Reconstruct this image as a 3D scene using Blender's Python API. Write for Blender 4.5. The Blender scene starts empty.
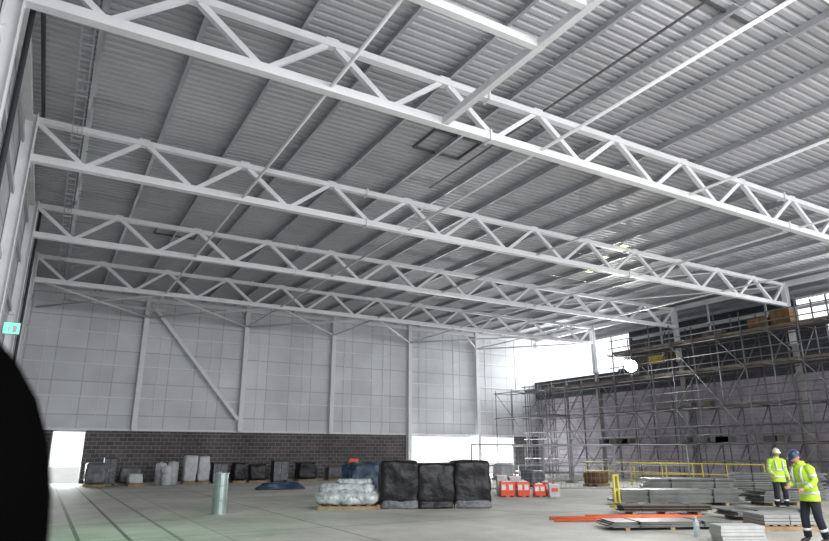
import bpy, bmesh, math, random
from mathutils import Vector, Matrix, noise
random.seed(7)
S=bpy.context.scene
COL=S.collection
# ---------------------------------------------------------------- materials
def mat(name,col,rough=.6,metal=0,noise_amt=0,noise_scale=3,bump=0,bump_scale=20,emit=None,estr=0,trans=0,alpha=1,spec=.5):
    m=bpy.data.materials.new(name); m.use_nodes=True
    nt=m.node_tree; b=nt.nodes['Principled BSDF']
    b.inputs['Base Color'].default_value=(*col,1); b.inputs['Roughness'].default_value=rough
    b.inputs['Metallic'].default_value=metal; b.inputs['Specular IOR Level'].default_value=spec
    b.inputs['Transmission Weight'].default_value=trans
    b.inputs['Alpha'].default_value=alpha
    if emit: 
        b.inputs['Emission Color'].default_value=(*emit,1); b.inputs['Emission Strength'].default_value=estr
    tc=nt.nodes.new('ShaderNodeTexCoord')
    if noise_amt:
        n=nt.nodes.new('ShaderNodeTexNoise'); n.inputs['Scale'].default_value=noise_scale; n.inputs['Detail'].default_value=6
        nt.links.new(tc.outputs['Object'],n.inputs['Vector'])
        r=nt.nodes.new('ShaderNodeValToRGB')
        r.color_ramp.elements[0].position=.3; r.color_ramp.elements[1].position=.7
        r.color_ramp.elements[0].color=(*[max(0,c*(1-noise_amt)) for c in col],1)
        r.color_ramp.elements[1].color=(*[min(1,c*(1+noise_amt)) for c in col],1)
        nt.links.new(n.outputs['Fac'],r.inputs['Fac']); nt.links.new(r.outputs['Color'],b.inputs['Base Color'])
    if bump:
        n2=nt.nodes.new('ShaderNodeTexNoise'); n2.inputs['Scale'].default_value=bump_scale; n2.inputs['Detail'].default_value=4
        nt.links.new(tc.outputs['Object'],n2.inputs['Vector'])
        bp=nt.nodes.new('ShaderNodeBump'); bp.inputs['Strength'].default_value=bump; bp.inputs['Distance'].default_value=.05
        nt.links.new(n2.outputs['Fac'],bp.inputs['Height']); nt.links.new(bp.outputs['Normal'],b.inputs['Normal'])
    return m
def blockmat(name,axis,c1,c2,mortar,w=.45,h=.225,ms=.012,rough=.9,off=.5,var=.25,nscale=.5):
    m=bpy.data.materials.new(name); m.use_nodes=True
    nt=m.node_tree; b=nt.nodes['Principled BSDF']; b.inputs['Roughness'].default_value=rough
    tc=nt.nodes.new('ShaderNodeTexCoord'); s=nt.nodes.new('ShaderNodeSeparateXYZ'); c=nt.nodes.new('ShaderNodeCombineXYZ')
    nt.links.new(tc.outputs['Object'],s.inputs[0])
    nt.links.new(s.outputs[axis],c.inputs[0]); nt.links.new(s.outputs[2],c.inputs[1])
    br=nt.nodes.new('ShaderNodeTexBrick'); br.offset=off; br.inputs['Scale'].default_value=1
    br.inputs['Brick Width'].default_value=w; br.inputs['Row Height'].default_value=h; br.inputs['Mortar Size'].default_value=ms
    br.inputs['Color1'].default_value=(*c1,1); br.inputs['Color2'].default_value=(*c2,1); br.inputs['Mortar'].default_value=(*mortar,1)
    nt.links.new(c.outputs[0],br.inputs['Vector'])
    n=nt.nodes.new('ShaderNodeTexNoise'); n.inputs['Scale'].default_value=nscale; n.inputs['Detail'].default_value=5
    nt.links.new(tc.outputs['Object'],n.inputs['Vector'])
    mr=nt.nodes.new('ShaderNodeMapRange'); mr.inputs[1].default_value=.3; mr.inputs[2].default_value=.7; mr.inputs[3].default_value=1-var; mr.inputs[4].default_value=1+var
    nt.links.new(n.outputs['Fac'],mr.inputs[0])
    mx=nt.nodes.new('ShaderNodeVectorMath'); mx.operation='SCALE'
    nt.links.new(br.outputs['Color'],mx.inputs[0]); nt.links.new(mr.outputs[0],mx.inputs['Scale'])
    nt.links.new(mx.outputs[0],b.inputs['Base Color'])
    return m
M={}
M['steel']=mat('painted_white_steel',(.73,.74,.755),.5,0,.05,2)
M['steel2']=mat('primer_grey_steel',(.44,.45,.47),.5)
M['deck']=mat('roof_deck_liner',(.43,.43,.455),.55,.0,.16,.3)
M['purlin']=mat('galvanised_purlin',(.42,.43,.455),.45,.25,.1,1)
M['hatch']=mat('dark_hatch_frame',(.09,.09,.095),.6)
M['dark']=mat('dark_membrane',(.03,.03,.035),.6)
M['galv']=mat('galvanised_tube',(.13,.13,.14),.5,.3,.3,2)
M['fence']=mat('fence_galvanised',(.30,.31,.32),.5,.3)
M['board']=mat('scaffold_board',(.12,.10,.08),.8,0,.25,3)
M['wood']=mat('pallet_timber',(.33,.24,.14),.8,0,.25,5)
M['blackwrap']=mat('black_shrink_wrap',(.010,.010,.013),.38,0,0,3,.5,6,spec=.35)
M['clearwrap']=mat('clear_polythene',(.48,.51,.53),.2,.1,.45,6,1.0,8)
M['greywrap']=mat('grey_wrap',(.12,.125,.14),.4,0,.35,4,.6,8)
M['whitewrap']=mat('white_wrap',(.50,.52,.54),.4,0,.12,4,.5,8)
M['navy']=mat('navy_tarpaulin',(.02,.05,.09),.4,0,.2,4,.6,6)
M['silver']=mat('silver_duct',(.36,.43,.42),.3,.6,.12,3)
M['orange']=mat('orange_plastic',(.75,.10,.04),.5)
M['orangesteel']=mat('red_oxide_steel',(.75,.14,.05),.5,0,.15,3)
M['white']=mat('white_plastic',(.7,.7,.7),.5)
M['yellow']=mat('yellow_paint',(.62,.52,.06),.5)
M['concrete']=mat('precast_concrete',(.33,.33,.32),.85,0,.15,3)
M['sheet']=mat('stacked_sheet_metal',(.17,.18,.17),.5,.2,.3,2)
M['brown']=mat('brown_blocks',(.14,.075,.03),.85,0,.3,3)
M['hivis']=mat('hi_vis_yellow',(.46,.72,.05),.7,0,.12,12)
M['reflect']=mat('reflective_tape',(.62,.64,.65),.35,.2)
M['trouser']=mat('navy_work_trousers',(.012,.014,.025),.85,0,.2,10)
M['skin']=mat('skin',(.55,.32,.23),.55)
M['hair']=mat('dark_hair',(.03,.02,.015),.7)
M['helmetw']=mat('white_helmet',(.75,.75,.62),.35)
M['helmetb']=mat('dark_blue_helmet',(.02,.03,.08),.35)
M['boot']=mat('work_boot',(.04,.03,.02),.7)
M['glass']=mat('clear_bottle',(.7,.78,.82),.1,0,trans=.6)
M['foam']=mat('polystyrene',(.48,.49,.47),.85,0,.08,6)
M['lamp']=mat('lamp_glow',(1,1,1),.5,emit=(1,1,.95),estr=60)
M['lampw']=mat('warm_lamp_glow',(1,.9,.6),.5,emit=(1,.8,.3),estr=2)
M['green']=mat('green_sign_glow',(.1,1,.5),.5,emit=(.15,1,.5),estr=2)
M['ground']=mat('outside_ground',(.5,.5,.48),.9,0,.1,1)
M['blackcloth']=mat('black_cloth',(.002,.002,.002),1,spec=0)
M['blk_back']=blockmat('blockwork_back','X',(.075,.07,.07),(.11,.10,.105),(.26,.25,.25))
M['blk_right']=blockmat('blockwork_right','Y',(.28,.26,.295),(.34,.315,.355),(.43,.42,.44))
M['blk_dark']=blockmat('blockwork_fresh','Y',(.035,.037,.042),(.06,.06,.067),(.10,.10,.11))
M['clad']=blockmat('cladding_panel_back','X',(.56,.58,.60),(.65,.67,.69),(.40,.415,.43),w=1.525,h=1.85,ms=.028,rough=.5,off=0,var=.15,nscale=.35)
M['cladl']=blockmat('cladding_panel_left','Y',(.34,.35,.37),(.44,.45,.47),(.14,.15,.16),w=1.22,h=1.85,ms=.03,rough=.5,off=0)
def floormat():
    m=bpy.data.materials.new('concrete_slab'); m.use_nodes=True
    nt=m.node_tree; b=nt.nodes['Principled BSDF']; b.inputs['Specular IOR Level'].default_value=.3
    tc=nt.nodes.new('ShaderNodeTexCoord')
    n=nt.nodes.new('ShaderNodeTexNoise'); n.inputs['Scale'].default_value=.35; n.inputs['Detail'].default_value=9; n.inputs['Roughness'].default_value=.68
    nt.links.new(tc.outputs['Object'],n.inputs['Vector'])
    r=nt.nodes.new('ShaderNodeValToRGB'); r.color_ramp.elements[0].position=.34; r.color_ramp.elements[1].position=.64
    r.color_ramp.elements[0].color=(.36,.355,.32,1); r.color_ramp.elements[1].color=(.58,.575,.525,1)
    nt.links.new(n.outputs['Fac'],r.inputs['Fac'])
    br=nt.nodes.new('ShaderNodeTexBrick'); br.offset=0; br.inputs['Scale'].default_value=1
    br.inputs['Brick Width'].default_value=.9; br.inputs['Row Height'].default_value=18; br.inputs['Mortar Size'].default_value=.045
    br.inputs['Color1'].default_value=(1,1,1,1); br.inputs['Color2'].default_value=(.85,.85,.85,1); br.inputs['Mortar'].default_value=(.25,.25,.25,1)
    nt.links.new(tc.outputs['Object'],br.inputs['Vector'])
    s=nt.nodes.new('ShaderNodeSeparateXYZ'); nt.links.new(tc.outputs['Object'],s.inputs[0])
    g=nt.nodes.new('ShaderNodeMapRange'); g.inputs[1].default_value=2.2; g.inputs[2].default_value=4; g.inputs[3].default_value=.85; g.inputs[4].default_value=.06
    nt.links.new(s.outputs[0],g.inputs[0])
    mx=nt.nodes.new('ShaderNodeMix'); mx.data_type='RGBA'; mx.blend_type='MULTIPLY'
    nt.links.new(g.outputs[0],mx.inputs['Factor']); nt.links.new(r.outputs['Color'],mx.inputs[6]); nt.links.new(br.outputs['Color'],mx.inputs[7])
    b2=nt.nodes.new('ShaderNodeTexBrick'); b2.offset=0; b2.inputs['Scale'].default_value=1
    b2.inputs['Brick Width'].default_value=6.1; b2.inputs['Row Height'].default_value=14.6; b2.inputs['Mortar Size'].default_value=.03
    b2.inputs['Color1'].default_value=(1,1,1,1); b2.inputs['Color2'].default_value=(.97,.97,.97,1); b2.inputs['Mortar'].default_value=(.5,.5,.5,1)
    nt.links.new(tc.outputs['Object'],b2.inputs['Vector'])
    m2=nt.nodes.new('ShaderNodeMix'); m2.data_type='RGBA'; m2.blend_type='MULTIPLY'; m2.inputs['Factor'].default_value=1
    nt.links.new(mx.outputs[2],m2.inputs[6]); nt.links.new(b2.outputs['Color'],m2.inputs[7])
    nt.links.new(m2.outputs[2],b.inputs['Base Color'])
    n3=nt.nodes.new('ShaderNodeTexNoise'); n3.inputs['Scale'].default_value=1.2; n3.inputs['Detail'].default_value=5
    nt.links.new(tc.outputs['Object'],n3.inputs['Vector'])
    mr=nt.nodes.new('ShaderNodeMapRange'); mr.inputs[3].default_value=.5; mr.inputs[4].default_value=.85
    nt.links.new(n3.outputs['Fac'],mr.inputs[0]); nt.links.new(mr.outputs[0],b.inputs['Roughness'])
    return m
M['floor']=floormat()
# ---------------------------------------------------------------- builder
Z=Vector((0,0,1))
class B:
    def __init__(s,name): s.n=name; s.v=[]; s.f=[]; s.m=[]; s.mats=[]; s.sm=[]
    def mi(s,k):
        if k not in s.mats: s.mats.append(k)
        return s.mats.index(k)
    def add(s,vs,fs,k,smooth=False):
        o=len(s.v); s.v+= [tuple(v) for v in vs]; i=s.mi(k)
        for f in fs: s.f.append([a+o for a in f]); s.m.append(i); s.sm.append(smooth)
    def box(s,c,d,k,rz=0):
        c=Vector(c); R=Matrix.Rotation(rz,3,'Z'); vs=[]
        for x in(-.5,.5):
            for y in(-.5,.5):
                for z in(-.5,.5): vs.append(c+R@Vector((x*d[0],y*d[1],z*d[2])))
        s.add(vs,[(0,1,3,2),(4,6,7,5),(0,4,5,1),(2,3,7,6),(0,2,6,4),(1,5,7,3)],k)
    def bb(s,a,b,k):
        s.box([(a[i]+b[i])/2 for i in range(3)],[abs(b[i]-a[i]) for i in range(3)],k)
    def beam(s,p,q,w,h,k,up=Z):
        p=Vector(p);q=Vector(q);d=(q-p).normalized(); up=Vector(up)
        if abs(d.dot(up))>.99: up=Vector((0,1,0))
        sd=d.cross(up).normalized(); u=sd.cross(d)
        vs=[]
        for e in(p,q):
            for a,b2 in((-1,-1),(1,-1),(1,1),(-1,1)): vs.append(e+sd*a*w/2+u*b2*h/2)
        s.add(vs,[(3,2,1,0),(4,5,6,7),(0,1,5,4),(1,2,6,5),(2,3,7,6),(3,0,4,7)],k)
    def ibeam(s,p,q,w,h,k,t=.02,up=Z):
        p=Vector(p);q=Vector(q);d=(q-p).normalized(); up=Vector(up)
        if abs(d.dot(up))>.99: up=Vector((0,1,0))
        sd=d.cross(up).normalized(); u=sd.cross(d)
        s.beam(p,q,t,h-2*t,k,up)
        for g in(-1,1): s.beam(p+u*g*(h/2-t/2),q+u*g*(h/2-t/2),w,t,k,up)
    def tube(s,p,q,r,k,n=6): s.ptube([p,q],[r,r],k,n)
    def ptube(s,pts,rad,k,n=8,sq=1):
        pts=[Vector(p) for p in pts]; vs=[];fs=[]
        ref=None
        for i,p in enumerate(pts):
            d=(pts[min(i+1,len(pts)-1)]-pts[max(i-1,0)]).normalized()
            if ref is None:
                ref=Vector((0,0,1)) if abs(d.z)<.9 else Vector((1,0,0))
            a=(ref-d*ref.dot(d)).normalized(); b=d.cross(a)
            for j in range(n):
                t=2*math.pi*j/n; vs.append(p+(a*math.cos(t)*sq+b*math.sin(t))*rad[i])
        for i in range(len(pts)-1):
            for j in range(n):
                fs.append((i*n+j,i*n+(j+1)%n,(i+1)*n+(j+1)%n,(i+1)*n+j))
        fs.append(tuple(range(n-1,-1,-1))); fs.append(tuple((len(pts)-1)*n+j for j in range(n)))
        s.add(vs,fs,k,True)
    def loft(s,rings,k,n=20):
        vs=[];fs=[]
        for cx,cy,z,rx,ry in rings:
            for j in range(n):
                t=2*math.pi*j/n; vs.append((cx+rx*math.cos(t),cy+ry*math.sin(t),z))
        for i in range(len(rings)-1):
            for j in range(n): fs.append((i*n+j,i*n+(j+1)%n,(i+1)*n+(j+1)%n,(i+1)*n+j))
        fs.append(tuple(range(n-1,-1,-1))); fs.append(tuple((len(rings)-1)*n+j for j in range(n)))
        s.add(vs,fs,k,True)
    def ell(s,c,r,k,n=12,m=8):
        s.loft([(c[0],c[1],c[2]+r[2]*math.sin(t),r[0]*math.cos(t)+1e-4,r[1]*math.cos(t)+1e-4) for t in [(-.5+i/m)*math.pi for i in range(m+1)]],k,n)
    def make(s,loc=(0,0,0),rz=0,parent=None,xf=None):
        me=bpy.data.meshes.new(s.n); vs=s.v if xf is None else [tuple(xf(Vector(v))) for v in s.v]
        me.from_pydata(vs,[],s.f)
        for k in s.mats: me.materials.append(M[k])
        for p,i,sm in zip(me.polygons,s.m,s.sm): p.material_index=i; p.use_smooth=sm
        me.update(); o=bpy.data.objects.new(s.n,me); COL.objects.link(o)
        o.location=loc; o.rotation_euler=(0,0,rz)
        if parent: o.parent=parent
        return o
def empty(name,loc=(0,0,0),rz=0):
    o=bpy.data.objects.new(name,None); COL.objects.link(o); o.location=loc; o.rotation_euler=(0,0,rz); o.empty_display_size=.2
    return o
# ---------------------------------------------------------------- dimensions
XL,XR,YB,YF=-1.6,35.0,40.5,-4.0
ZB,ZT=9.5,10.65
ZD=11.1
TY=[4.3,11.6,18.9,26.2,33.5]
CX=[4.5,10.6,16.7,22.8,28.9]
b=B('floor'); b.bb((XL-.4,YF,-.3),(XR+.4,YB+.4,0),'floor'); b.make()
b=B('outside_ground'); b.bb((-60,-60,-.5),(90,100,-.32),'ground'); b.make()
b=B('ceiling'); vs=[];fs=[]; y=YF; prof=[]
while y<YB+.3:
    prof+=[(y,0),(y+.12,0),(y+.155,.05),(y+.215,.05)]; y+=.25
x0,x1=XL-.3,XR+6
for (yy,zz) in prof: vs+=[(x0,yy,ZD+zz),(x1,yy,ZD+zz)]
for i in range(len(prof)-1): fs.append((2*i,2*i+1,2*i+3,2*i+2))
b.add(vs,fs,'deck'); b.bb((x0,YF,ZD+.12),(x1,YB+.4,ZD+.3),'deck'); b.make()
b=B('roof_purlins'); x=-.1
while x<40:
    b.beam((x,YF,ZD-.11),(x,YB,ZD-.11),.02,.2,'purlin')
    b.beam((x-.035,YF,ZD-.21),(x-.035,YB,ZD-.21),.08,.02,'purlin')
    b.beam((x+.035,YF,ZD-.012),(x+.035,YB,ZD-.012),.08,.02,'purlin')
    x+=1.98
for yy in [YF+3.65*i+3 for i in range(12)]:
    b.tube((-.1,yy,ZD-.18),(35,yy,ZD-.18),.012,'purlin',4)
b.make()
def truss(y):
    b=B('roof_truss'); xa,xb=XL+.25,XR-.35
    b.beam((xa,y,ZB),(xb,y,ZB),.22,.21,'steel'); b.beam((xa,y,ZT),(xb,y,ZT),.2,.17,'steel')
    bn=[-.08+3.05*k for k in range(12)]; tn=[1.445+3.05*k for k in range(11)]
    b.beam((xa,y,ZT-.05),(bn[0],y,ZB+.05),.13,.12,'steel',(0,1,0))
    for i,xx in enumerate(bn):
        if i<len(tn): b.beam((xx+.12,y,ZB+.08),(tn[i]-.12,y,ZT-.05),.12,.12,'steel',(0,1,0))
        if i>0: b.beam((tn[i-1]+.12,y,ZT-.05),(xx-.12,y,ZB+.08),.14,.14,'steel',(0,1,0))
    b.beam((bn[-1]+.1,y,ZB+.08),(xb,y,ZT-.05),.13,.13,'steel',(0,1,0))
    for xx in tn: b.box((xx,y,ZT+.11),(.3,.2,.04),'steel')
    for xx in (8.9,22.2):
        for zz,h in((ZB,.30),(ZT,.26)): b.box((xx,y,zz),(.05,.3,h),'steel')
    for xx in (xa,xb):
        b.box((xx,y,(ZB+ZT)/2),(.04,.26,1.4),'steel')
    b.make()
for y in TY: truss(y)
b=B('steel_columns')
for y in TY:
    b.ibeam((XL+.1,y,0),(XL+.1,y,ZD-.27),.25,.3,'steel',.02,(1,0,0))
    b.ibeam((XR-.17,y,7.35),(XR-.17,y,ZD-.27),.26,.26,'steel',.02,(1,0,0))
    b.box((XR-.12,y,7.3),(.3,.4,.1),'steel2')
    b.box((XR-.08,y,3.65),(.14,.3,7.25),'concrete')
b.make()
b=B('gable_columns')
for x in CX: b.ibeam((x,YB-.22,0 if x>22 else 2.9),(x,YB-.22,ZD-.27),.28,.35,'steel',.02,(0,1,0))
b.beam((XL,YB-.2,ZT-.05),(XR,YB-.2,ZT-.05),.2,.25,'steel')
b.beam((4.7,YB-.45,ZT-.35),(10.4,YB-.45,3.6),.2,.2,'steel')
b.beam((.3,YB-.5,10.1),(5.5,YB-.5,9.95),.12,.14,'steel')
b.make()
b=B('roof_bracing')
for x in CX:
    b.tube((x,YF,ZB+.02),(x,YB-.3,ZB+.02),.045,'steel',8)
for (xa,xb2) in ((XL+.3,4.5),(4.5,10.6),(10.6,16.7),(16.7,22.8),(22.8,28.9),(28.9,34.6)):
    b.tube((xa,33.5,ZB),(xb2,YB-.3,ZB),.055,'steel',8)
    if xa<12 or xa>22: b.tube((xb2,33.5,ZB),(xa,YB-.3,ZB),.055,'steel',8)
for i in range(2,4):
    b.tube((34.6,TY[i],ZT-.1),(28.9,TY[i+1],ZT-.1),.04,'steel',6)
    b.tube((28.9,TY[i],ZT-.1),(22.8,TY[i+1],ZT-.1),.03,'steel',6)
b.beam((7.5,4.3,ZB),(7.5,11.6,ZB),.16,.18,'steel')
b.beam((0,8.05,ZB),(7.6,8.05,ZB),.15,.17,'steel'); b.beam((4.5,6.7,ZB),(7.6,6.7,ZB),.14,.16,'steel')
b.make()
b=B('cable_tray')
for dx in(-.12,.12): b.beam((-.35+dx,YF,10.35),(-.35+dx,YB-.5,10.35),.02,.07,'steel2')
yy=YF
while yy<YB-.6: b.beam((-.47,yy,10.34),(-.23,yy,10.34),.05,.015,'steel2'); yy+=.5
yy=YF+1
while yy<YB-.6:
    b.beam((-.35,yy,10.38),(-.35,yy,ZD-.02),.015,.015,'purlin'); b.beam((-.5,yy,10.31),(-.2,yy,10.31),.04,.03,'purlin'); yy+=2.4
b.make()
b=B('black_downpipe'); 
b.ptube([(XL+.35,19.2,10.9),(XL+.35,12,10.7),(XL+.35,11.9,4),(XL+.35,11.9,.1)],[.05]*4,'dark',8)
b.tube((XL+.35,26.5,.0),(XL+.35,26.5,10.8),.05,'dark',8); b.make()
b=B('roof_hatch_frames')
for (x,y,w,d) in ((9.85,15.0,1.7,1.3),(11.8,6.2,1.7,.9),(3.9,28,1.7,1.1)):
    for g in(-1,1):
        b.box((x,y+g*d/2,ZD-.04),(w,.06,.07),'hatch'); b.box((x+g*w/2,y,ZD-.04),(.05,d+.06,.07),'hatch')
b.beam((10.9,3.5,ZD-.23),(10.9,17.8,ZD-.23),.06,.03,'hatch')
b.make()
b=B('high_bay_lamps')  # small glowing boxes standing in for the faint yellow skylights
for (x,y) in ((21.8,18.6),(22.3,20.3),(23.5,22.5)):
    b.box((x,y,ZD-.33),(.4,.22,.1),'steel2'); b.box((x,y,ZD-.39),(.36,.18,.02),'lampw'); b.beam((x,y,ZD-.28),(x,y,ZD-.02),.02,.02,'purlin')
b.make()
# ---------------------------------------------------------------- walls
b=B('wall_back')
H0=2.85
b.bb((XL-.4,YB,0),(.45,YB+.3,H0),'blk_back'); b.bb((2.1,YB,0),(22.95,YB+.3,H0),'blk_back'); b.bb((32.6,YB,0),(XR+.4,YB+.3,H0),'blk_back')
b.bb((XL-.4,YB+.02,H0),(XR+.4,YB+.25,ZD+.1),'clad')
for z in (4.7,6.55,8.4,10.0):
    b.beam((XL,YB-.03,z),(XR,YB-.03,z),.06,.07,'steel')
x=XL+1.0
while x<XR: b.beam((x,YB+.0,H0+.02),(x,YB+.0,ZD-.2),.03,.04,'steel'); x+=3.05
b.beam((XL,YB-.03,H0+.05),(XR,YB-.03,H0+.05),.12,.12,'steel')
b.make()
b=B('door_1')
for x in(.45,2.1): b.beam((x,YB+.1,0),(x,YB+.1,H0),.1,.1,'steel2')
b.beam((.45,YB+.1,H0-.05),(2.1,YB+.1,H0-.05),.1,.1,'steel2'); b.make()
b=B('door_2')
for x in(22.95,32.6): b.beam((x,YB+.1,0),(x,YB+.1,H0),.12,.12,'steel2')
b.beam((22.9,YB+.1,H0-.06),(32.65,YB+.1,H0-.06),.12,.12,'steel2'); b.make()
b=B('wall_left')
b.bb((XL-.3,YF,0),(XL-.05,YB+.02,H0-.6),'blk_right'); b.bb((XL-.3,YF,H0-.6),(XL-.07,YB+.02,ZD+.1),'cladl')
for z in (2.9,4.75,6.6,8.45,10.0): b.beam((XL-.02,YF,z),(XL-.02,YB,z),.08,.16,'steel2')
for i in range(4): 
    if i in(1,3): b.beam((XL+.0,TY[i],8.9),(XL+.0,TY[i+1],3.2),.1,.14,'steel')
for y in (8,15.2,22.5,29.8,37): b.beam((XL,y,0),(XL,y,10.9),.1,.12,'purlin')
b.beam((XL+.02,YF,10.7),(XL+.02,YB,10.7),.2,.2,'steel')
b.make()
b=B('wall_right')
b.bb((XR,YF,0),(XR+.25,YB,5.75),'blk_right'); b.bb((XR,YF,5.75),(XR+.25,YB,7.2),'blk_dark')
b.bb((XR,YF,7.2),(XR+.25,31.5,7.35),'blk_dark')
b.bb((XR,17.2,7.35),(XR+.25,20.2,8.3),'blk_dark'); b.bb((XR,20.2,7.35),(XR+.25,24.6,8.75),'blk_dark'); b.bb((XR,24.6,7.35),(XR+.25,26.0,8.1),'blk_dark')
b.beam((XR+.1,YF,10.75),(XR+.1,YB,10.75),.2,.3,'steel')
yy=13.
while yy<30.5:
    b.beam((XR+.1,yy,7.35),(XR+.1,yy,10.7),.1,.1,'steel2'); yy+=3.65
b.beam((XR+.1,YF,9.3),(XR+.1,30,9.3),.1,.16,'steel2')
b.make()
b=B('mezzanine_floor'); b.bb((XR+.26,YF,7.0),(XR+6,YB,7.25),'concrete'); b.make()
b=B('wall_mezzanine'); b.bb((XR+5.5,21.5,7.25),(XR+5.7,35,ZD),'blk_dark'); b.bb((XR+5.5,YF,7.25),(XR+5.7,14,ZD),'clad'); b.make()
# ---------------------------------------------------------------- pallets / loads
def pallet_parts(b,w,d,x=0,y=0,z=0):
    for g in(-1,0,1): b.box((x,y+g*(d/2-.06),z+.06),(w,.1,.08),'wood')
    for g in(-1,0,1): b.box((x,y+g*(d/2-.06),z+.01),(w,.1,.02),'wood')
    n=7
    for i in range(n): b.box((x-w/2+.06+(w-.12)*i/(n-1),y,z+.12),(.1,d,.022),'wood')
def load_mesh(name,size,k,parent,z0=.13,amp=.04,taper=.05,loc=(0,0),seed=0,cuts=11,pw=10):
    bm=bmesh.new(); bmesh.ops.create_cube(bm,size=1); bmesh.ops.subdivide_edges(bm,edges=bm.edges[:],cuts=cuts,use_grid_fill=True)
    off=Vector((seed*7.3,seed*3.1,seed))
    for v in bm.verts:
        p=v.co.copy()
        q=Vector((abs(p.x)*2,abs(p.y)*2,abs(p.z)*2))
        L=(q.x**pw+q.y**pw+q.z**pw)**(1/pw)
        p=p/ max(L,1e-3)*max(q.x,q.y,q.z)
        t=1-taper*(p.z+.5)
        w=Vector((p.x*size[0]*t,p.y*size[1]*t,(p.z+.5)*size[2]))
        n=noise.noise_vector(w*2.2+off)*amp+noise.noise_vector(w*6+off)*amp*.4
        n.z*=.5 if p.z>0 else 0
        v.co=w+n; v.co.z=max(0,v.co.z)
    me=bpy.data.meshes.new(name); bm.to_mesh(me); bm.free()
    for p in me.polygons: p.use_smooth=True
    me.materials.append(M[k]); o=bpy.data.objects.new(name,me); COL.objects.link(o); o.parent=parent; o.location=(loc[0],loc[1],z0)
    return o
def wrapped(name,loc,size,k,rz=0,seed=0,amp=.04,skirt=None,pw=10):
    e=empty(name,loc,rz); b=B('pallet'); pallet_parts(b,size[0],size[1]); b.make(parent=e)
    load_mesh('wrapped_load',(size[0]*.98,size[1]*.98,size[2]-.13),k,e,seed=seed,amp=amp,pw=pw)
    if skirt: 
        load_mesh('film_skirt',(size[0]*1.03,size[1]*1.03,size[2]*.2),skirt,e,seed=seed+5,amp=.05,z0=.0)
    return e
# black sheeted row of pallets (one draped mass)
R30=-math.radians(24)
e=empty('black_sheeted_pallet_row',(11.05,17.9,0),R30)
b=B('pallets')
for i in(-1,0,1): pallet_parts(b,1.1,1.1,i*1.14)
b.make(parent=e)
for i,(h,k) in enumerate(((1.30,'greywrap'),(1.22,'blackwrap'),(1.30,'greywrap'))):
    load_mesh('black_sheet_%d'%(i+1),(1.22,1.14,h),'blackwrap',e,seed=i+1,amp=.06,pw=12,loc=((i-1)*1.14,0),taper=.03,cuts=14)
    load_mesh('film_skirt_%d'%(i+1),(1.2,1.2,.26),k,e,seed=i+6,amp=.06,pw=10,loc=((i-1)*1.14,0),z0=0)
e=empty('clear_wrapped_roll_bundle',(8.6,18.9,0),-.5)
b=B('pallet'); pallet_parts(b,1.9,1.1); b.make(parent=e)
b=B('rolls')
def roll(b,x,y,z,L,r,k,seed):
    pts=[];rad=[]
    for i in range(17):
        t=i/16; pts.append((x-L/2+L*t,y+.03*noise.noise(Vector((t*5,seed,0))),z+.03*noise.noise(Vector((t*5,seed,3)))))
        e2=1 if 0<i<16 else .6
        rad.append(r*e2*(1+.22*noise.noise(Vector((t*11,seed*2,1)))))
    b.ptube(pts,rad,k,16)
for i,(yy,zz,L,r) in enumerate(((-.40,.32,1.85,.19),(-.02,.32,1.95,.19),(.36,.32,1.8,.18),(-.22,.58,1.7,.17),(.16,.57,1.5,.17),(-.06,.76,1.1,.12))):
    roll(b,.12*((i%3)-1),yy,zz,L,r,'clearwrap',i)
b.make(parent=e)
load_mesh('film_cover',(1.95,1.15,.52),'clearwrap',e,seed=9,amp=.2,z0=.12,taper=.3,cuts=15,pw=4)
e=empty('tarpaulin_covered_heap',(10.6,22.3,0),.2); load_mesh('tarpaulin',(2.2,1.3,1.3),'navy',e,seed=4,amp=.2,z0=0,taper=.45,pw=5)
e=empty('tarpaulin_covered_heap',(10.0,30.0,0),-.1); load_mesh('tarpaulin',(2.4,1.0,.3),'navy',e,seed=6,amp=.12,z0=0,taper=.3)
row=[(2.6,37.0,1.0,1.15,'greywrap'),(4.3,37.6,1.1,.9,'greywrap'),(4.4,36.4,.7,.6,'whitewrap'),(7.25,37.2,.7,1.5,'whitewrap'),(7.95,37.3,.65,1.45,'whitewrap'),
     (9.9,37.2,.7,1.1,'blackwrap'),(11.0,37.2,1.0,1.0,'blackwrap'),(14.0,37.3,1.2,1.1,'blackwrap'),(15.9,37.6,.9,.8,'greywrap'),(18.6,37.6,1.0,.7,'greywrap'),(20.2,37.3,1.2,.9,'blackwrap')]
nm={'greywrap':'grey_wrapped_pallet','clearwrap':'clear_wrapped_pallet','whitewrap':'white_wrapped_pallet','blackwrap':'black_wrapped_pallet','brown':'block_pallet'}
for i,(x,y,w,h,k) in enumerate(row): wrapped(nm[k],(x,y,0),(w,.95,h),k,random.uniform(-.1,.1),i+10,.05)
for i,(x,y,w,h,k) in enumerate([(17.4,24.6,.8,1.2,'whitewrap'),(16.3,24.6,.8,1.1,'greywrap'),(25.5,33,1.2,1.0,'whitewrap'),(27.6,33,1.2,.9,'greywrap'),(21.6,25.6,1.0,.8,'greywrap'),(25.0,24.6,1.1,.7,'brown')]): wrapped(nm[k],(x,y,0),(w,.9,h),k,.2,i+40,.05)
def drum(x,y,r=.28,h=1.1):
    b=B('white_drum'); b.loft([(0,0,0,r*.95,r*.95),(0,0,.03,r,r),(0,0,h*.32,r,r),(0,0,h*.34,r*1.04,r*1.04),(0,0,h*.36,r,r),(0,0,h*.66,r,r),(0,0,h*.68,r*1.04,r*1.04),(0,0,h*.7,r,r),(0,0,h*.95,r,r),(0,0,h,r*.85,r*.85),(0,0,h+.01,r*.3,r*.3),(0,0,h+.06,r*.25,r*.25)],'whitewrap',20); b.make(loc=(x,y,0))
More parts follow.
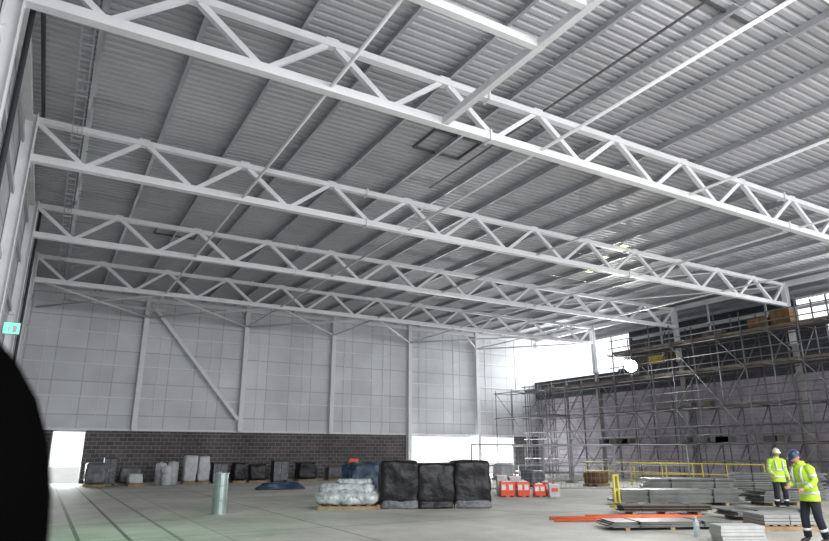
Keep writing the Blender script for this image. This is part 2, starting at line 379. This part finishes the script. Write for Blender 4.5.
drum(5.75,37.1);drum(6.4,37.3,.28,1.15);drum(5.95,36.5,.25,.95)
def cabinet(x,y,w,h):
    b=B('dark_steel_cabinet'); b.box((0,0,h/2+.06),(w,.6,h),'dark')
    for g in(-1,1):
        b.box((g*w/4,-.31,h/2+.06),(w/2-.03,.02,h-.06),'greywrap'); b.box((g*.05,-.33,h/2+.1),(.02,.02,.12),'silver'); b.box((g*(w/2-.06),0,.03),(.08,.55,.06),'dark')
    b.box((0,0,h+.075),(w+.03,.63,.03),'dark'); b.make(loc=(x,y,0))
cabinet(8.9,37.4,.8,1.0);cabinet(12.4,37.4,.9,1.1);cabinet(17.2,37.6,.8,.9);cabinet(3.3,37.8,.6,1.3)
b=B('orange_warning_sign')
b.add([(-.35,-.2,0),(.35,-.2,0),(.28,0,1.3),(-.28,0,1.3),(-.35,-.17,0),(.35,-.17,0),(.28,.03,1.3),(-.28,.03,1.3)],[(0,1,2,3),(7,6,5,4),(0,4,5,1),(1,5,6,2),(2,6,7,3),(3,7,4,0)],'orange')
b.add([(-.35,.2,0),(.35,.2,0),(.28,.04,1.3),(-.28,.04,1.3),(-.35,.23,0),(.35,.23,0),(.28,.07,1.3),(-.28,.07,1.3)],[(0,1,2,3),(7,6,5,4),(0,4,5,1),(1,5,6,2),(2,6,7,3),(3,7,4,0)],'orange')
b.make(loc=(15.9,34.6,0))
b=B('silver_duct_offcut')
n=24; vs=[];fs=[]
rings=[(.24,0),(.24,.03),(.195,.04),(.195,.35),(.205,.36),(.205,.38),(.195,.39),(.195,.75),(.205,.76),(.205,.78),(.195,.79),(.195,1.08),(.215,1.09),(.215,1.11),(.18,1.11),(.18,.1)]
for r,z in rings:
    for j in range(n): t=2*math.pi*j/n; vs.append((r*math.cos(t),r*math.sin(t),z))
for i in range(len(rings)-1):
    for j in range(n): fs.append((i*n+j,i*n+(j+1)%n,(i+1)*n+(j+1)%n,(i+1)*n+j))
b.add(vs,fs,'silver',False); b.make(loc=(4.62,19.1,0))
def barrier(loc,rz,k='orange',L=.7,H=.75):
    b=B('water_filled_barrier'); q=H/.75
    prof=[(-.2,0),(-.2,.12*q),(-.11,.3*q),(-.07,.7*q),(.07,.7*q),(.11,.3*q),(.2,.12*q),(.2,0)]
    vs=[]
    for x in(-L/2,L/2):
        for y,z in prof: vs.append((x,y,z))
    n=len(prof); fs=[(i,(i+1)%n,n+(i+1)%n,n+i) for i in range(n)]+[tuple(range(n-1,-1,-1)),tuple(range(n,2*n))]
    b.add(vs,fs,k); 
    for x in(-L*.28,L*.28): b.box((x,0,.45*q),(.16,.25,.24*q),'white')
    b.box((0,0,.72*q),(L*.7,.12,.05),'white'); b.tube((0,0,.73*q),(0,0,.8*q),.05,'white',10)
    b.box((L/2+.02,0,.4*q),(.06,.1,.5*q),k)
    for x in(-L*.3,L*.3): b.box((x,0,.03),(.14,.43,.06),'dark')
    b.make(loc=loc,rz=rz)
barrier((16.0,20.5,0),-.5,L=.5,H=.6);barrier((16.55,20.2,0),-.5,L=.45,H=.6);barrier((17.15,19.95,0),-.4,L=.4,H=.5)
barrier((17.1,21.4,0),.1,L=.6,H=.7); barrier((17.9,20.4,0),.5,L=.5,H=.55)
for (x,y,h) in ((16.3,21.2,.75),(17.6,19.6,.45),(16.75,20.9,.7)):
    b=B('white_container'); b.box((0,0,h/2),(.4,.35,h),'whitewrap'); b.box((0,0,h+.02),(.43,.38,.04),'white'); b.tube((0,0,h+.04),(0,0,h+.1),.05,'orange',10); b.box((0,-.18,h*.6),(.25,.02,h*.3),'orange'); b.make(loc=(x,y,0),rz=-.5)
def fence(loc,rz,W=3.3):
    b=B('mesh_fence_panel')
    H=2.0
    for x in(-W/2,W/2): b.tube((x,0,.03),(x,0,H),.03,'fence',8)
    for z in(.12,H,1.1): b.tube((-W/2,0,z),(W/2,0,z),.024,'fence',8)
    x=-W/2+.15
    while x<W/2-.05: b.tube((x,0,.12),(x,0,H),.006,'fence',4); x+=.2
    z=.3
    while z<H: b.tube((-W/2,0,z),(W/2,0,z),.005,'fence',4); z+=.25
    for x in(-W/2,W/2): b.box((x,0,.06),(.22,.62,.12),'concrete')
    b.make(loc=loc,rz=rz)
fence((18.3,23.3,0),-.42);fence((21.3,21.9,0),-.45);fence((24.0,20.2,0),-.6); fence((24.6,27.7,0),.02); fence((28,27.6,0),-.05)
def rail(p,q,n):
    p=Vector(p);q=Vector(q); b=B('yellow_guard_rail')
    for i in range(n+1):
        a=p.lerp(q,i/n); b.tube(a,a+Z*1.1,.028,'yellow',8); b.box(a+Z*.02,(.2,.2,.04),'yellow')
    for z in(.55,1.08): b.tube(p+Z*z,q+Z*z,.025,'yellow',8)
    b.make()
rail((30.6,19,0),(30.6,31,0),6); rail((27.5,24.5,0),(30.3,22.2,0),2)
b=B('yellow_barrier_posts')
for (x,y) in ((16.0,15.0),(16.35,15.15)):
    b.tube((x,y,0),(x,y,1.0),.045,'yellow',10); b.box((x,y,.03),(.25,.25,.06),'yellow')
for z in(.95,.5): b.tube((16.0,15.0,z),(16.35,15.15,z),.03,'yellow',8)
b.make()
def sheetstack(name,loc,size,n,rz,k='sheet',bear=.1):
    b=B(name); w,d,h=size
    for x in(-w*.35,0,w*.35): b.box((x,0,bear/2),(.1,d,bear),'wood')
    t=(h-bear)/n
    for i in range(n):
        b.box((random.uniform(-.08,.08),random.uniform(-.05,.05),bear+t*(i+.5)),(w*random.uniform(.9,1),d*random.uniform(.9,1),t*.72),k)
    for x in(-w*.25,w*.25): b.box((x,0,bear+(h-bear)/2),(.03,d*1.04,h-bear+.01),'dark')
    b.make(loc=loc,rz=rz)
RP=-math.radians(30)
sheetstack('sheet_metal_stack',(18.6,14.8,0),(4.2,1.1,.5),10,RP)
sheetstack('sheet_metal_stack',(21.2,16.3,0),(3.2,1.2,.75),12,RP)
sheetstack('sheet_metal_stack',(21.9,13.0,0),(2.6,1.0,.45),7,RP+.2)
sheetstack('sheet_metal_stack',(25.5,15.5,0),(3.4,1.2,.9),12,RP-.3)
sheetstack('scaffold_board_stack',(12.75,10.55,0),(3.0,.9,.18),4,RP+.1,'sheet',.06)
sheetstack('scaffold_board_stack',(15.6,12.9,0),(2.6,.7,.26),5,RP,'board',.08)
sheetstack('sheet_metal_stack',(16.9,10.6,0),(2.4,1.0,.25),5,RP+.1)
b=B('red_oxide_pipes')
for p,q,r in (((11.45,12.8),(15.1,11.15),.035),((11.7,13.25),(15.5,11.55),.04),((12.9,13.2),(15.3,12.1),.035)):
    b.tube((p[0],p[1],r),(q[0],q[1],r),r,'orangesteel',12)
b.make()
b=B('polystyrene_board_pack')
for i in range(5): b.box((random.uniform(-.02,.02),random.uniform(-.02,.02),.035+i*.062),(.85,.5,.058),'foam')
b.make(loc=(12.15,8.3,0),rz=RP)
b=B('pallet_of_slabs'); pallet_parts(b,1.2,1.0)
for i in range(3):
    for j in(-1,1): b.box((j*.29,0,.17+i*.07),(.56,.95,.06),'concrete')
b.make(loc=(14.9,9.1,0),rz=RP)
b=B('water_bottle')
b.loft([(0,0,0,.05,.05),(0,0,.02,.06,.06),(0,0,.25,.06,.06),(0,0,.33,.045,.045),(0,0,.36,.02,.02),(0,0,.38,.02,.02)],'glass',16); b.loft([(0,0,.375,.024,.024),(0,0,.4,.024,.024)],'white',12)
b.make(loc=(12.0,9.1,0))
# ---------------------------------------------------------------- scaffold
b=B('scaffolding')
XA,XB=32.7,34.3; ys=[5.+1.55*i for i in range(23)]
NHI=16
lifts=[.25,2.1,4.1,6.1,7.9]
for x in(XA,XB):
    for i,y in enumerate(ys):
        top=8.9+.6*((i*7)%3)/2 if i<=NHI else 6.7
        b.tube((x,y,.02),(x,y,top),.04,'galv',6); b.box((x,y,.01),(.15,.15,.02),'galv')
    for z in lifts+[1.2,3.1]:
        b.tube((x,ys[0]-.4,z),(x,(ys[NHI] if z>7 else ys[-1])+.4,z),.034,'galv',6)
for z in lifts[1:]:
    ye=ys[NHI] if z>7 else ys[-1]
    for zz in((.5,1.0) if z!=6.1 else (.5,)): b.tube((XA-.04,ys[0]-.3,z+zz),(XA-.04,ye+.3,z+zz),.032,'galv',6)
    if z==6.1: b.tube((XA-.04,ys[0]-.3,7.1),(XA-.04,ys[NHI]+.3,7.1),.032,'galv',6)
    for y in ys:
        if y<=ye: b.tube((XA-.45,y+.1,z+.04),(XB+.3,y+.1,z+.04),.03,'galv',6)
    segs=[(0,NHI)] if z>7 else ([(0,22)] if z>5 else ([(3,9),(12,20)] if z<3 else [(0,7),(9,18)]))
    for a,c in segs:
        y0,y1=ys[a],ys[c]
        for j in range(5): b.box((XA+.22+j*.26,(y0+y1)/2,z+.09),(.23,y1-y0,.04),'board')
        if z>5: b.box((XA+.05,(y0+y1)/2,z+.18),(.035,y1-y0,.15),'board')
for i in range(0,22,2):
    for li in range(4):
        if li==3 and i>=NHI: continue
        y0,y1=(ys[i],ys[i+1]) if li%2 else (ys[i+1],ys[i])
        b.tube((XA-.05,y0,lifts[li]),(XA-.05,y1,lifts[li+1]),.03,'galv',6)
for i in range(1,21,4): b.tube((XA-.08,ys[i],.3),(XA-.08,ys[min(22,i+4)],8.0 if i+4<=NHI else 6.4),.03,'galv',6)
for i in range(0,23,1):
    for li in range(4):
        if li==3 and i>NHI: continue
        b.tube((XA,ys[i]+.05,lifts[li]),(XB,ys[i]+.05,lifts[li+1]),.028,'galv',6)
random.seed(3)
for i in range(40):
    z=random.choice(lifts[2:])+.15; y=random.uniform(8,37 if z<7 else 26)
    b.tube((XA+.3+random.random()*.8,y,z),(XA+.3+random.random()*.8,y+random.uniform(1.5,3),z+.02),.035,'galv',6)
for i in range(30):
    z=random.choice(lifts[1:])+.11; y=random.uniform(10,37 if z<7 else 28)
    b.box((XA+.75,y,z+.15),(.5,random.uniform(.4,1.1),.3),random.choice(['board','dark','blk_dark','greywrap']))
for (y,k,h) in ((18.4,'brown',.95),(19.7,'brown',.7),(22.6,'board',.5)):
    for i in range(int(h/.23)):
        for j in range(2):
            for l in range(3): b.box((33.4-.21+.42*j,y-.36+.36*l,8.02+.13+.23*i),(.40,.34,.22),k)
b.make()
b=B('scaffold_tower')
for x in(30.1,31.6):
    for y in(33.5,35.5,37.5,39.5):
        b.tube((x,y,.02),(x,y,6.2),.034,'galv',6)
for z in(.3,2.1,4.1,6.0):
    for x in(30.1,31.6): b.tube((x,33.3,z),(x,39.7,z),.03,'galv',6)
    for y in(33.5,35.5,37.5,39.5): b.tube((29.9,y,z),(31.8,y,z),.03,'galv',6)
b.tube((30.1,33.5,.3),(30.1,39.5,6),.026,'galv',6)
for j in range(5): b.box((30.3+j*.27,36.5,4.16),(.24,6.2,.04),'board')
b.make()
def blockpallet(loc,k,h,rz=0,w=1.1):
    b=B('block_pallet'); pallet_parts(b,w,1.1)
    nz=int(h/.23)
    for i in range(nz):
        for j in range(2):
            for l in range(3): b.box((w*(-.24+.48*j),-.36+.36*l,.24+.23*i),(w*.46,.34,.22),k)
    b.make(loc=loc,rz=rz)
for i,(y,k,h) in enumerate(((26.0,'yellow',.9),(27.5,'brown',.9),(30.2,'board',1.2),(28.9,'yellow',.7))):
    blockpallet((36.3,y,7.25),k,h,.05*i)
b=B('floodlight')
def disc(b,cx,r,k,th,cy=0,cz=0,n=24):
    vs=[(cx+d,cy+r*math.cos(2*math.pi*j/n),cz+r*math.sin(2*math.pi*j/n)) for d in(0,th) for j in range(n)]
    b.add(vs,[(j,(j+1)%n,n+(j+1)%n,n+j) for j in range(n)]+[tuple(range(n-1,-1,-1)),tuple(range(n,2*n))],k)
disc(b,-.10,.40,'dark',.22); disc(b,.12,.2,'dark',.15); disc(b,-.15,.37,'lamp',.04)
for g in(-1,1): b.beam((0,g*.43,-.5),(0,g*.43,.05),.03,.05,'galv')
b.beam((0,-.44,-.5),(0,.44,-.5),.05,.03,'galv'); b.tube((0,0,-.9),(0,0,-.5),.03,'galv',8)
b.make(loc=(32.1,27.8,6.95),rz=math.radians(41))
b=B('floodlight')
b.box((0,0,0),(.12,.4,.3),'dark'); b.box((-.07,0,0),(.02,.34,.24),'lampw'); b.tube((0,0,-.5),(0,0,-.12),.03,'galv',8); b.make(loc=(35.7,26.3,8.6),rz=math.radians(38))
b=B('emergency_exit_sign')
b.box((0,0,0),(.42,.08,.34),'steel2'); b.box((0,-.045,0),(.38,.01,.3),'green')
b.box((-.06,-.055,-.02),(.05,.008,.16),'white'); b.box((.08,-.055,-.02),(.12,.008,.2),'white'); b.beam((-.15,0,.17),(-.15,0,.4),.03,.03,'steel2'); b.beam((-.35,0,.4),(0,0,.4),.03,.03,'steel2')
b.make(loc=(XL+.40,21.1,5.1))
# made-up black form for an unidentified, blurred dark foreground shape
e=empty('black_sheet_covered_post',(-.418,1.45,0))
bm=bmesh.new(); n=48
prof=[(0,.50),(.5,.475),(1.0,.462),(1.5,.458),(1.62,.450),(1.72,.430),(1.80,.40),(1.87,.355),(1.93,.295),(1.985,.21),(2.01,.12),(2.02,.02)]
rings=[]
for z,r in prof:
    ring=[]
    for j in range(n):
        t=2*math.pi*j/n; q=r*(1+.02*math.sin(t*7+z*2)*(2-z if z<2 else 0))
        ring.append(bm.verts.new((q*math.cos(t),q*math.sin(t),z)))
    rings.append(ring)
for i in range(len(rings)-1):
    for j in range(n): bm.faces.new((rings[i][j],rings[i][(j+1)%n],rings[i+1][(j+1)%n],rings[i+1][j]))
bm.faces.new(rings[-1]); bm.faces.new(rings[0][::-1])
me=bpy.data.meshes.new('sheet'); bm.to_mesh(me); bm.free()
for p in me.polygons: p.use_smooth=True
me.materials.append(M['blackcloth'])
o=bpy.data.objects.new('sheet',me); COL.objects.link(o); o.parent=e
# ---------------------------------------------------------------- people
def human(name,loc,rz,helmet,lean=0,headdown=0,arms='work',stride=0.0,scale=1.0):
    e=empty(name,loc,rz); e.scale=(scale,)*3
    piv=Vector((0,0,1.0))
    def L(p,a=lean):
        p=Vector(p); 
        if p.z<=.95: return p
        w=min(1,(p.z-.95)/.2); q=Matrix.Rotation(-a*w,3,'X')@(p-piv)+piv; return q
    sh=[(-.185,0,1.44),(.185,0,1.44)]
    if arms=='work':
        el=[(-.27,.02,1.17),(.26,.04,1.17)]; wr=[(-.17,.25,1.06),(.15,.27,1.12)]
    else:
        el=[(-.26,-.03,1.16),(.26,-.02,1.16)]; wr=[(-.27,.08,.92),(.25,.2,1.02)]
    verts=[(0,0,.97),(0,.0,1.12),(0,.0,1.33),(0,0,1.47),(0,.02,1.56)]
    rad=[.14,.13,.15,.085,.055]
    edges=[(0,1),(1,2),(2,3),(3,4)]
    def add(p,r,par): verts.append(p); rad.append(r); edges.append((par,len(verts)-1)); return len(verts)-1
    for i in range(2):
        s=-1 if i==0 else 1
        a=add(sh[i],.075,2); c=add(el[i],.05,a); d=add(wr[i],.032,c)
        st=stride*s
        h=add((.10*s,0,.9),.095,0); k=add((.115*s,st*.5+.03,.5),.068,h); an=add((.12*s,st-.03,.1),.05,k); add((.135*s,st+.13,.05),.045,an)
    vs=[tuple(L(v)) for v in verts]
    me=bpy.data.meshes.new('body'); me.from_pydata(vs,edges,[]); o=bpy.data.objects.new('body',me); COL.objects.link(o)
    md=o.modifiers.new('s','SKIN'); 
    for i,sv in enumerate(me.skin_vertices[0].data): sv.radius=(rad[i],rad[i]*(.8 if i<3 else 1)); sv.use_root=(i==0)
    ss=o.modifiers.new('ss','SUBSURF'); ss.levels=2; ss.render_levels=2
    bpy.context.view_layer.update()
    dg=bpy.context.evaluated_depsgraph_get(); me2=bpy.data.meshes.new_from_object(o.evaluated_get(dg))
    o.modifiers.clear(); o.data=me2; me2.materials.clear()
    for k in('trouser','boot','hivis','skin'): me2.materials.append(M[k])
    for p in me2.polygons:
        p.use_smooth=True; c=p.center
        p.material_index=1 if c.z<.13 else (0 if c.z<1.0 and abs(c.x)<.2 else (3 if (c-L((0,.02,1.58))).length<.09 else 2))
    o.parent=e
    b=B('hi_vis_jacket')
    b.loft([(0,0,.80,.205,.155),(0,0,.83,.21,.16),(0,0,.95,.20,.15),(0,0,1.08,.195,.145),(0,0,1.22,.205,.15),(0,0,1.34,.215,.15),(0,0,1.42,.205,.135),(0,0,1.47,.165,.11),(0,0,1.51,.09,.08),(0,.01,1.555,.075,.075)],'hivis',24)
    for z in(.93,1.13): b.loft([(0,0,z,.206,.156),(0,0,z+.001,.21,.16),(0,0,z+.05,.21,.16),(0,0,z+.051,.206,.156)],'reflect',24)
    for s in(-1,1):
        b.ptube([(.11*s,.158,1.16),(.11*s,.163,1.33),(.115*s,.12,1.44),(.115*s,0,1.475),(.115*s,-.12,1.44),(.11*s,-.163,1.33),(.11*s,-.158,1.16)],[.022]*7,'reflect',6)
    for i in range(2):
        S0,E0,W0=Vector(sh[i]),Vector(el[i]),Vector(wr[i]); s=-1 if i==0 else 1
        b.ptube([S0+Vector((-.05*s,0,.0)),S0+Vector((.03*s,0,-.05)),S0.lerp(E0,.5),E0.lerp(S0,.12),E0.lerp(W0,.15),E0.lerp(W0,.6),W0.lerp(E0,.06)],[.085,.085,.072,.064,.062,.055,.048],'hivis',14)
        q0=E0.lerp(W0,.42);q1=E0.lerp(W0,.6); b.ptube([q0,q1],[.0605,.0585],'reflect',14)
        q0=S0.lerp(E0,.5);q1=S0.lerp(E0,.68); b.ptube([q0,q1],[.0765,.0735],'reflect',14)
    b.make(parent=e,xf=L)
    b=B('trouser_legs')
    for s in(-1,1):
        st=stride*s; kx=Vector((.115*s,st*.5+.03,.5)); an=Vector((.12*s,st-.03,.1))
        b.ptube([kx.lerp(an,.5),kx.lerp(an,.62)],[.079,.078],'reflect',14)
        b.ptube([Vector((.10*s,0,.88)),kx,an.lerp(kx,.1)],[.10,.079,.07],'trouser',14)
    b.make(parent=e)
    b=B('hands')
    for i in range(2):
        E0,W0=Vector(el[i]),Vector(wr[i]); s=-1 if i==0 else 1
        d=(W0-E0).normalized(); side=Vector((0,0,1)).cross(d); 
        if side.length<.1: side=Vector((0,1,0))
        side.normalize(); nrm=side.cross(d).normalized()
        if nrm.z>0: nrm=-nrm
        p0=W0+d*.095
        b.ptube([W0-d*.03,W0+d*.02,W0+d*.06,p0],[.028,.034,.042,.036],'skin',10)
        for f,(o1,ln) in enumerate(((-.03,.068),(-.01,.078),(.01,.074),(.03,.058))):
            a0=p0-d*.015+side*o1; a1=a0+d*ln*.5+nrm*.008; a2=a1+d*ln*.28+nrm*ln*.3; a3=a2+nrm*ln*.35-d*.002
            b.ptube([a0,a1,a2,a3],[.010,.0095,.009,.007],'skin',8)
        t0=W0+d*.03-side*.03*s; b.ptube([t0,t0-side*.03*s+d*.03,t0-side*.035*s+d*.06+nrm*.012],[.013,.012,.009],'skin',8)
    b.make(parent=e,xf=L)
    hc=Vector((0,.035,1.665))
    def H(p):
        p=Vector(p); q=Matrix.Rotation(-headdown,3,'X')@(p-Vector((0,.0,1.56)))+Vector((0,0,1.56)); return L(q)
    b=B('head')
    rings=[]
    for i in range(15):
        t=(-.5+i/14)*math.pi; z=math.sin(t); c=math.cos(t)
        jaw=1-.22*max(0,-z)
        rings.append((0,hc.y+.012*max(0,-z),hc.z+.118*z,.077*c*jaw+.001,.097*c*jaw+.001))
    b.loft(rings,'skin',20)
    b.ptube([(0,hc.y+.09,hc.z+.015),(0,hc.y+.112,hc.z-.02),(0,hc.y+.10,hc.z-.032)],[.008,.014,.008],'skin',8)
    for s in(-1,1):
        b.ell((.031*s,hc.y+.083,hc.z+.008),(.013,.010,.008),'white',8,6); b.ell((.031*s,hc.y+.092,hc.z+.008),(.005,.004,.005),'dark',6,4)
        b.box((.031*s,hc.y+.092,hc.z+.028),(.03,.008,.006),'hair'); b.ell((.079*s,hc.y-.005,hc.z-.005),(.009,.02,.032),'skin',8,6)
    b.box((0,hc.y+.088,hc.z-.062),(.042,.012,.007),'orangesteel')
    b.loft([(0,hc.y-.03,hc.z-.06,.07,.07),(0,hc.y-.024,hc.z,.081,.082),(0,hc.y-.02,hc.z+.06,.078,.08)],'hair',16)
    b.make(parent=e,xf=H)
    b=B('safety_helmet')
    zc=hc.z+.035
    rings=[(0,hc.y+.02,zc-.004,.112,.148),(0,hc.y+.02,zc+.004,.112,.148),(0,hc.y,zc+.008,.098,.118)]
    for i in range(1,9):
        t=i/8*math.pi/2; rings.append((0,hc.y,zc+.008+.105*math.sin(t),.098*math.cos(t)+.001,.118*math.cos(t)+.001))
    b.loft(rings,helmet,24)
    b.ptube([(0,hc.y+.105,zc+.05),(0,hc.y+.06,zc+.105),(0,hc.y,zc+.12),(0,hc.y-.06,zc+.105),(0,hc.y-.105,zc+.05)],[.012]*5,helmet,8)
    b.make(parent=e,xf=H)
    return e
human('construction_worker',(13.0,7.25,0),math.radians(70),'helmetb',lean=.18,headdown=.35,arms='work',stride=.1,scale=.98)
human('construction_worker',(19.9,11.95,0),math.radians(150),'helmetw',lean=.05,headdown=.2,arms='relax',stride=-.06,scale=1.0)
# ---------------------------------------------------------------- lights
W=bpy.data.worlds.new('World'); S.world=W; W.use_nodes=True
bg=W.node_tree.nodes['Background']; bg.inputs[0].default_value=(.95,.97,1,1); bg.inputs[1].default_value=1.6
def area(name,loc,rot,sx,sy,p,col=(1,1,1)):
    l=bpy.data.lights.new(name,'AREA'); l.shape='RECTANGLE'; l.size=sx; l.size_y=sy; l.energy=p; l.color=col
    o=bpy.data.objects.new(name,l); COL.objects.link(o); o.location=loc; o.rotation_euler=rot; return o
rad=math.radians
area('open_end_daylight',(17,-6,4),(rad(100),0,0),34,7,2200,(.98,.98,1))
area('site_light_bank',(9,1.5,9.0),(rad(50),0,0),8,2,950)  # fill lights added overhead out of view, to brighten the floor
area('site_light_bank',(24,1.5,9.0),(rad(50),0,0),8,2,850)
area('doorway_daylight',(27.8,YB+1.2,1.5),(rad(-84),0,0),9.4,2.7,2300,(.96,.97,1))
area('doorway_daylight',(1.3,YB+1.0,1.4),(rad(-88),0,0),1.6,2.6,280,(.92,1,.97))
area('clerestory_daylight',(XR+1.0,35.8,8.9),(0,rad(72),0),3,7,850,(.95,.97,1))
area('clerestory_daylight',(XR+1.0,9,9.0),(0,rad(75),0),3,14,1200,(.95,.97,1))
def spot(name,loc,tgt,p,ang,col):
    l=bpy.data.lights.new(name,'SPOT'); l.energy=p; l.spot_size=ang; l.spot_blend=.8; l.color=col; l.shadow_soft_size=.15
    o=bpy.data.objects.new(name,l); COL.objects.link(o); o.location=loc
    o.rotation_euler=(Vector(tgt)-Vector(loc)).to_track_quat('-Z','Y').to_euler()
spot('green_emergency_spot',(XL+.5,13,5),(3,16,0),450,1.1,(.2,1,.4))
spot('floodlight_beam',(31.85,27.6,7.0),(14,12,1),2500,2.6,(1,1,.96))
# camera
c=bpy.data.cameras.new('camera'); c.sensor_width=36; c.lens=623/829*36; c.clip_start=.05; c.clip_end=300
c.dof.use_dof=True; c.dof.focus_distance=22; c.dof.aperture_fstop=1.8
o=bpy.data.objects.new('camera',c); COL.objects.link(o); o.location=(0,0,1.7); o.rotation_euler=(math.radians(106.2),0,math.radians(-30)); S.camera=o
S.view_settings.view_transform='Standard'; S.view_settings.exposure=0
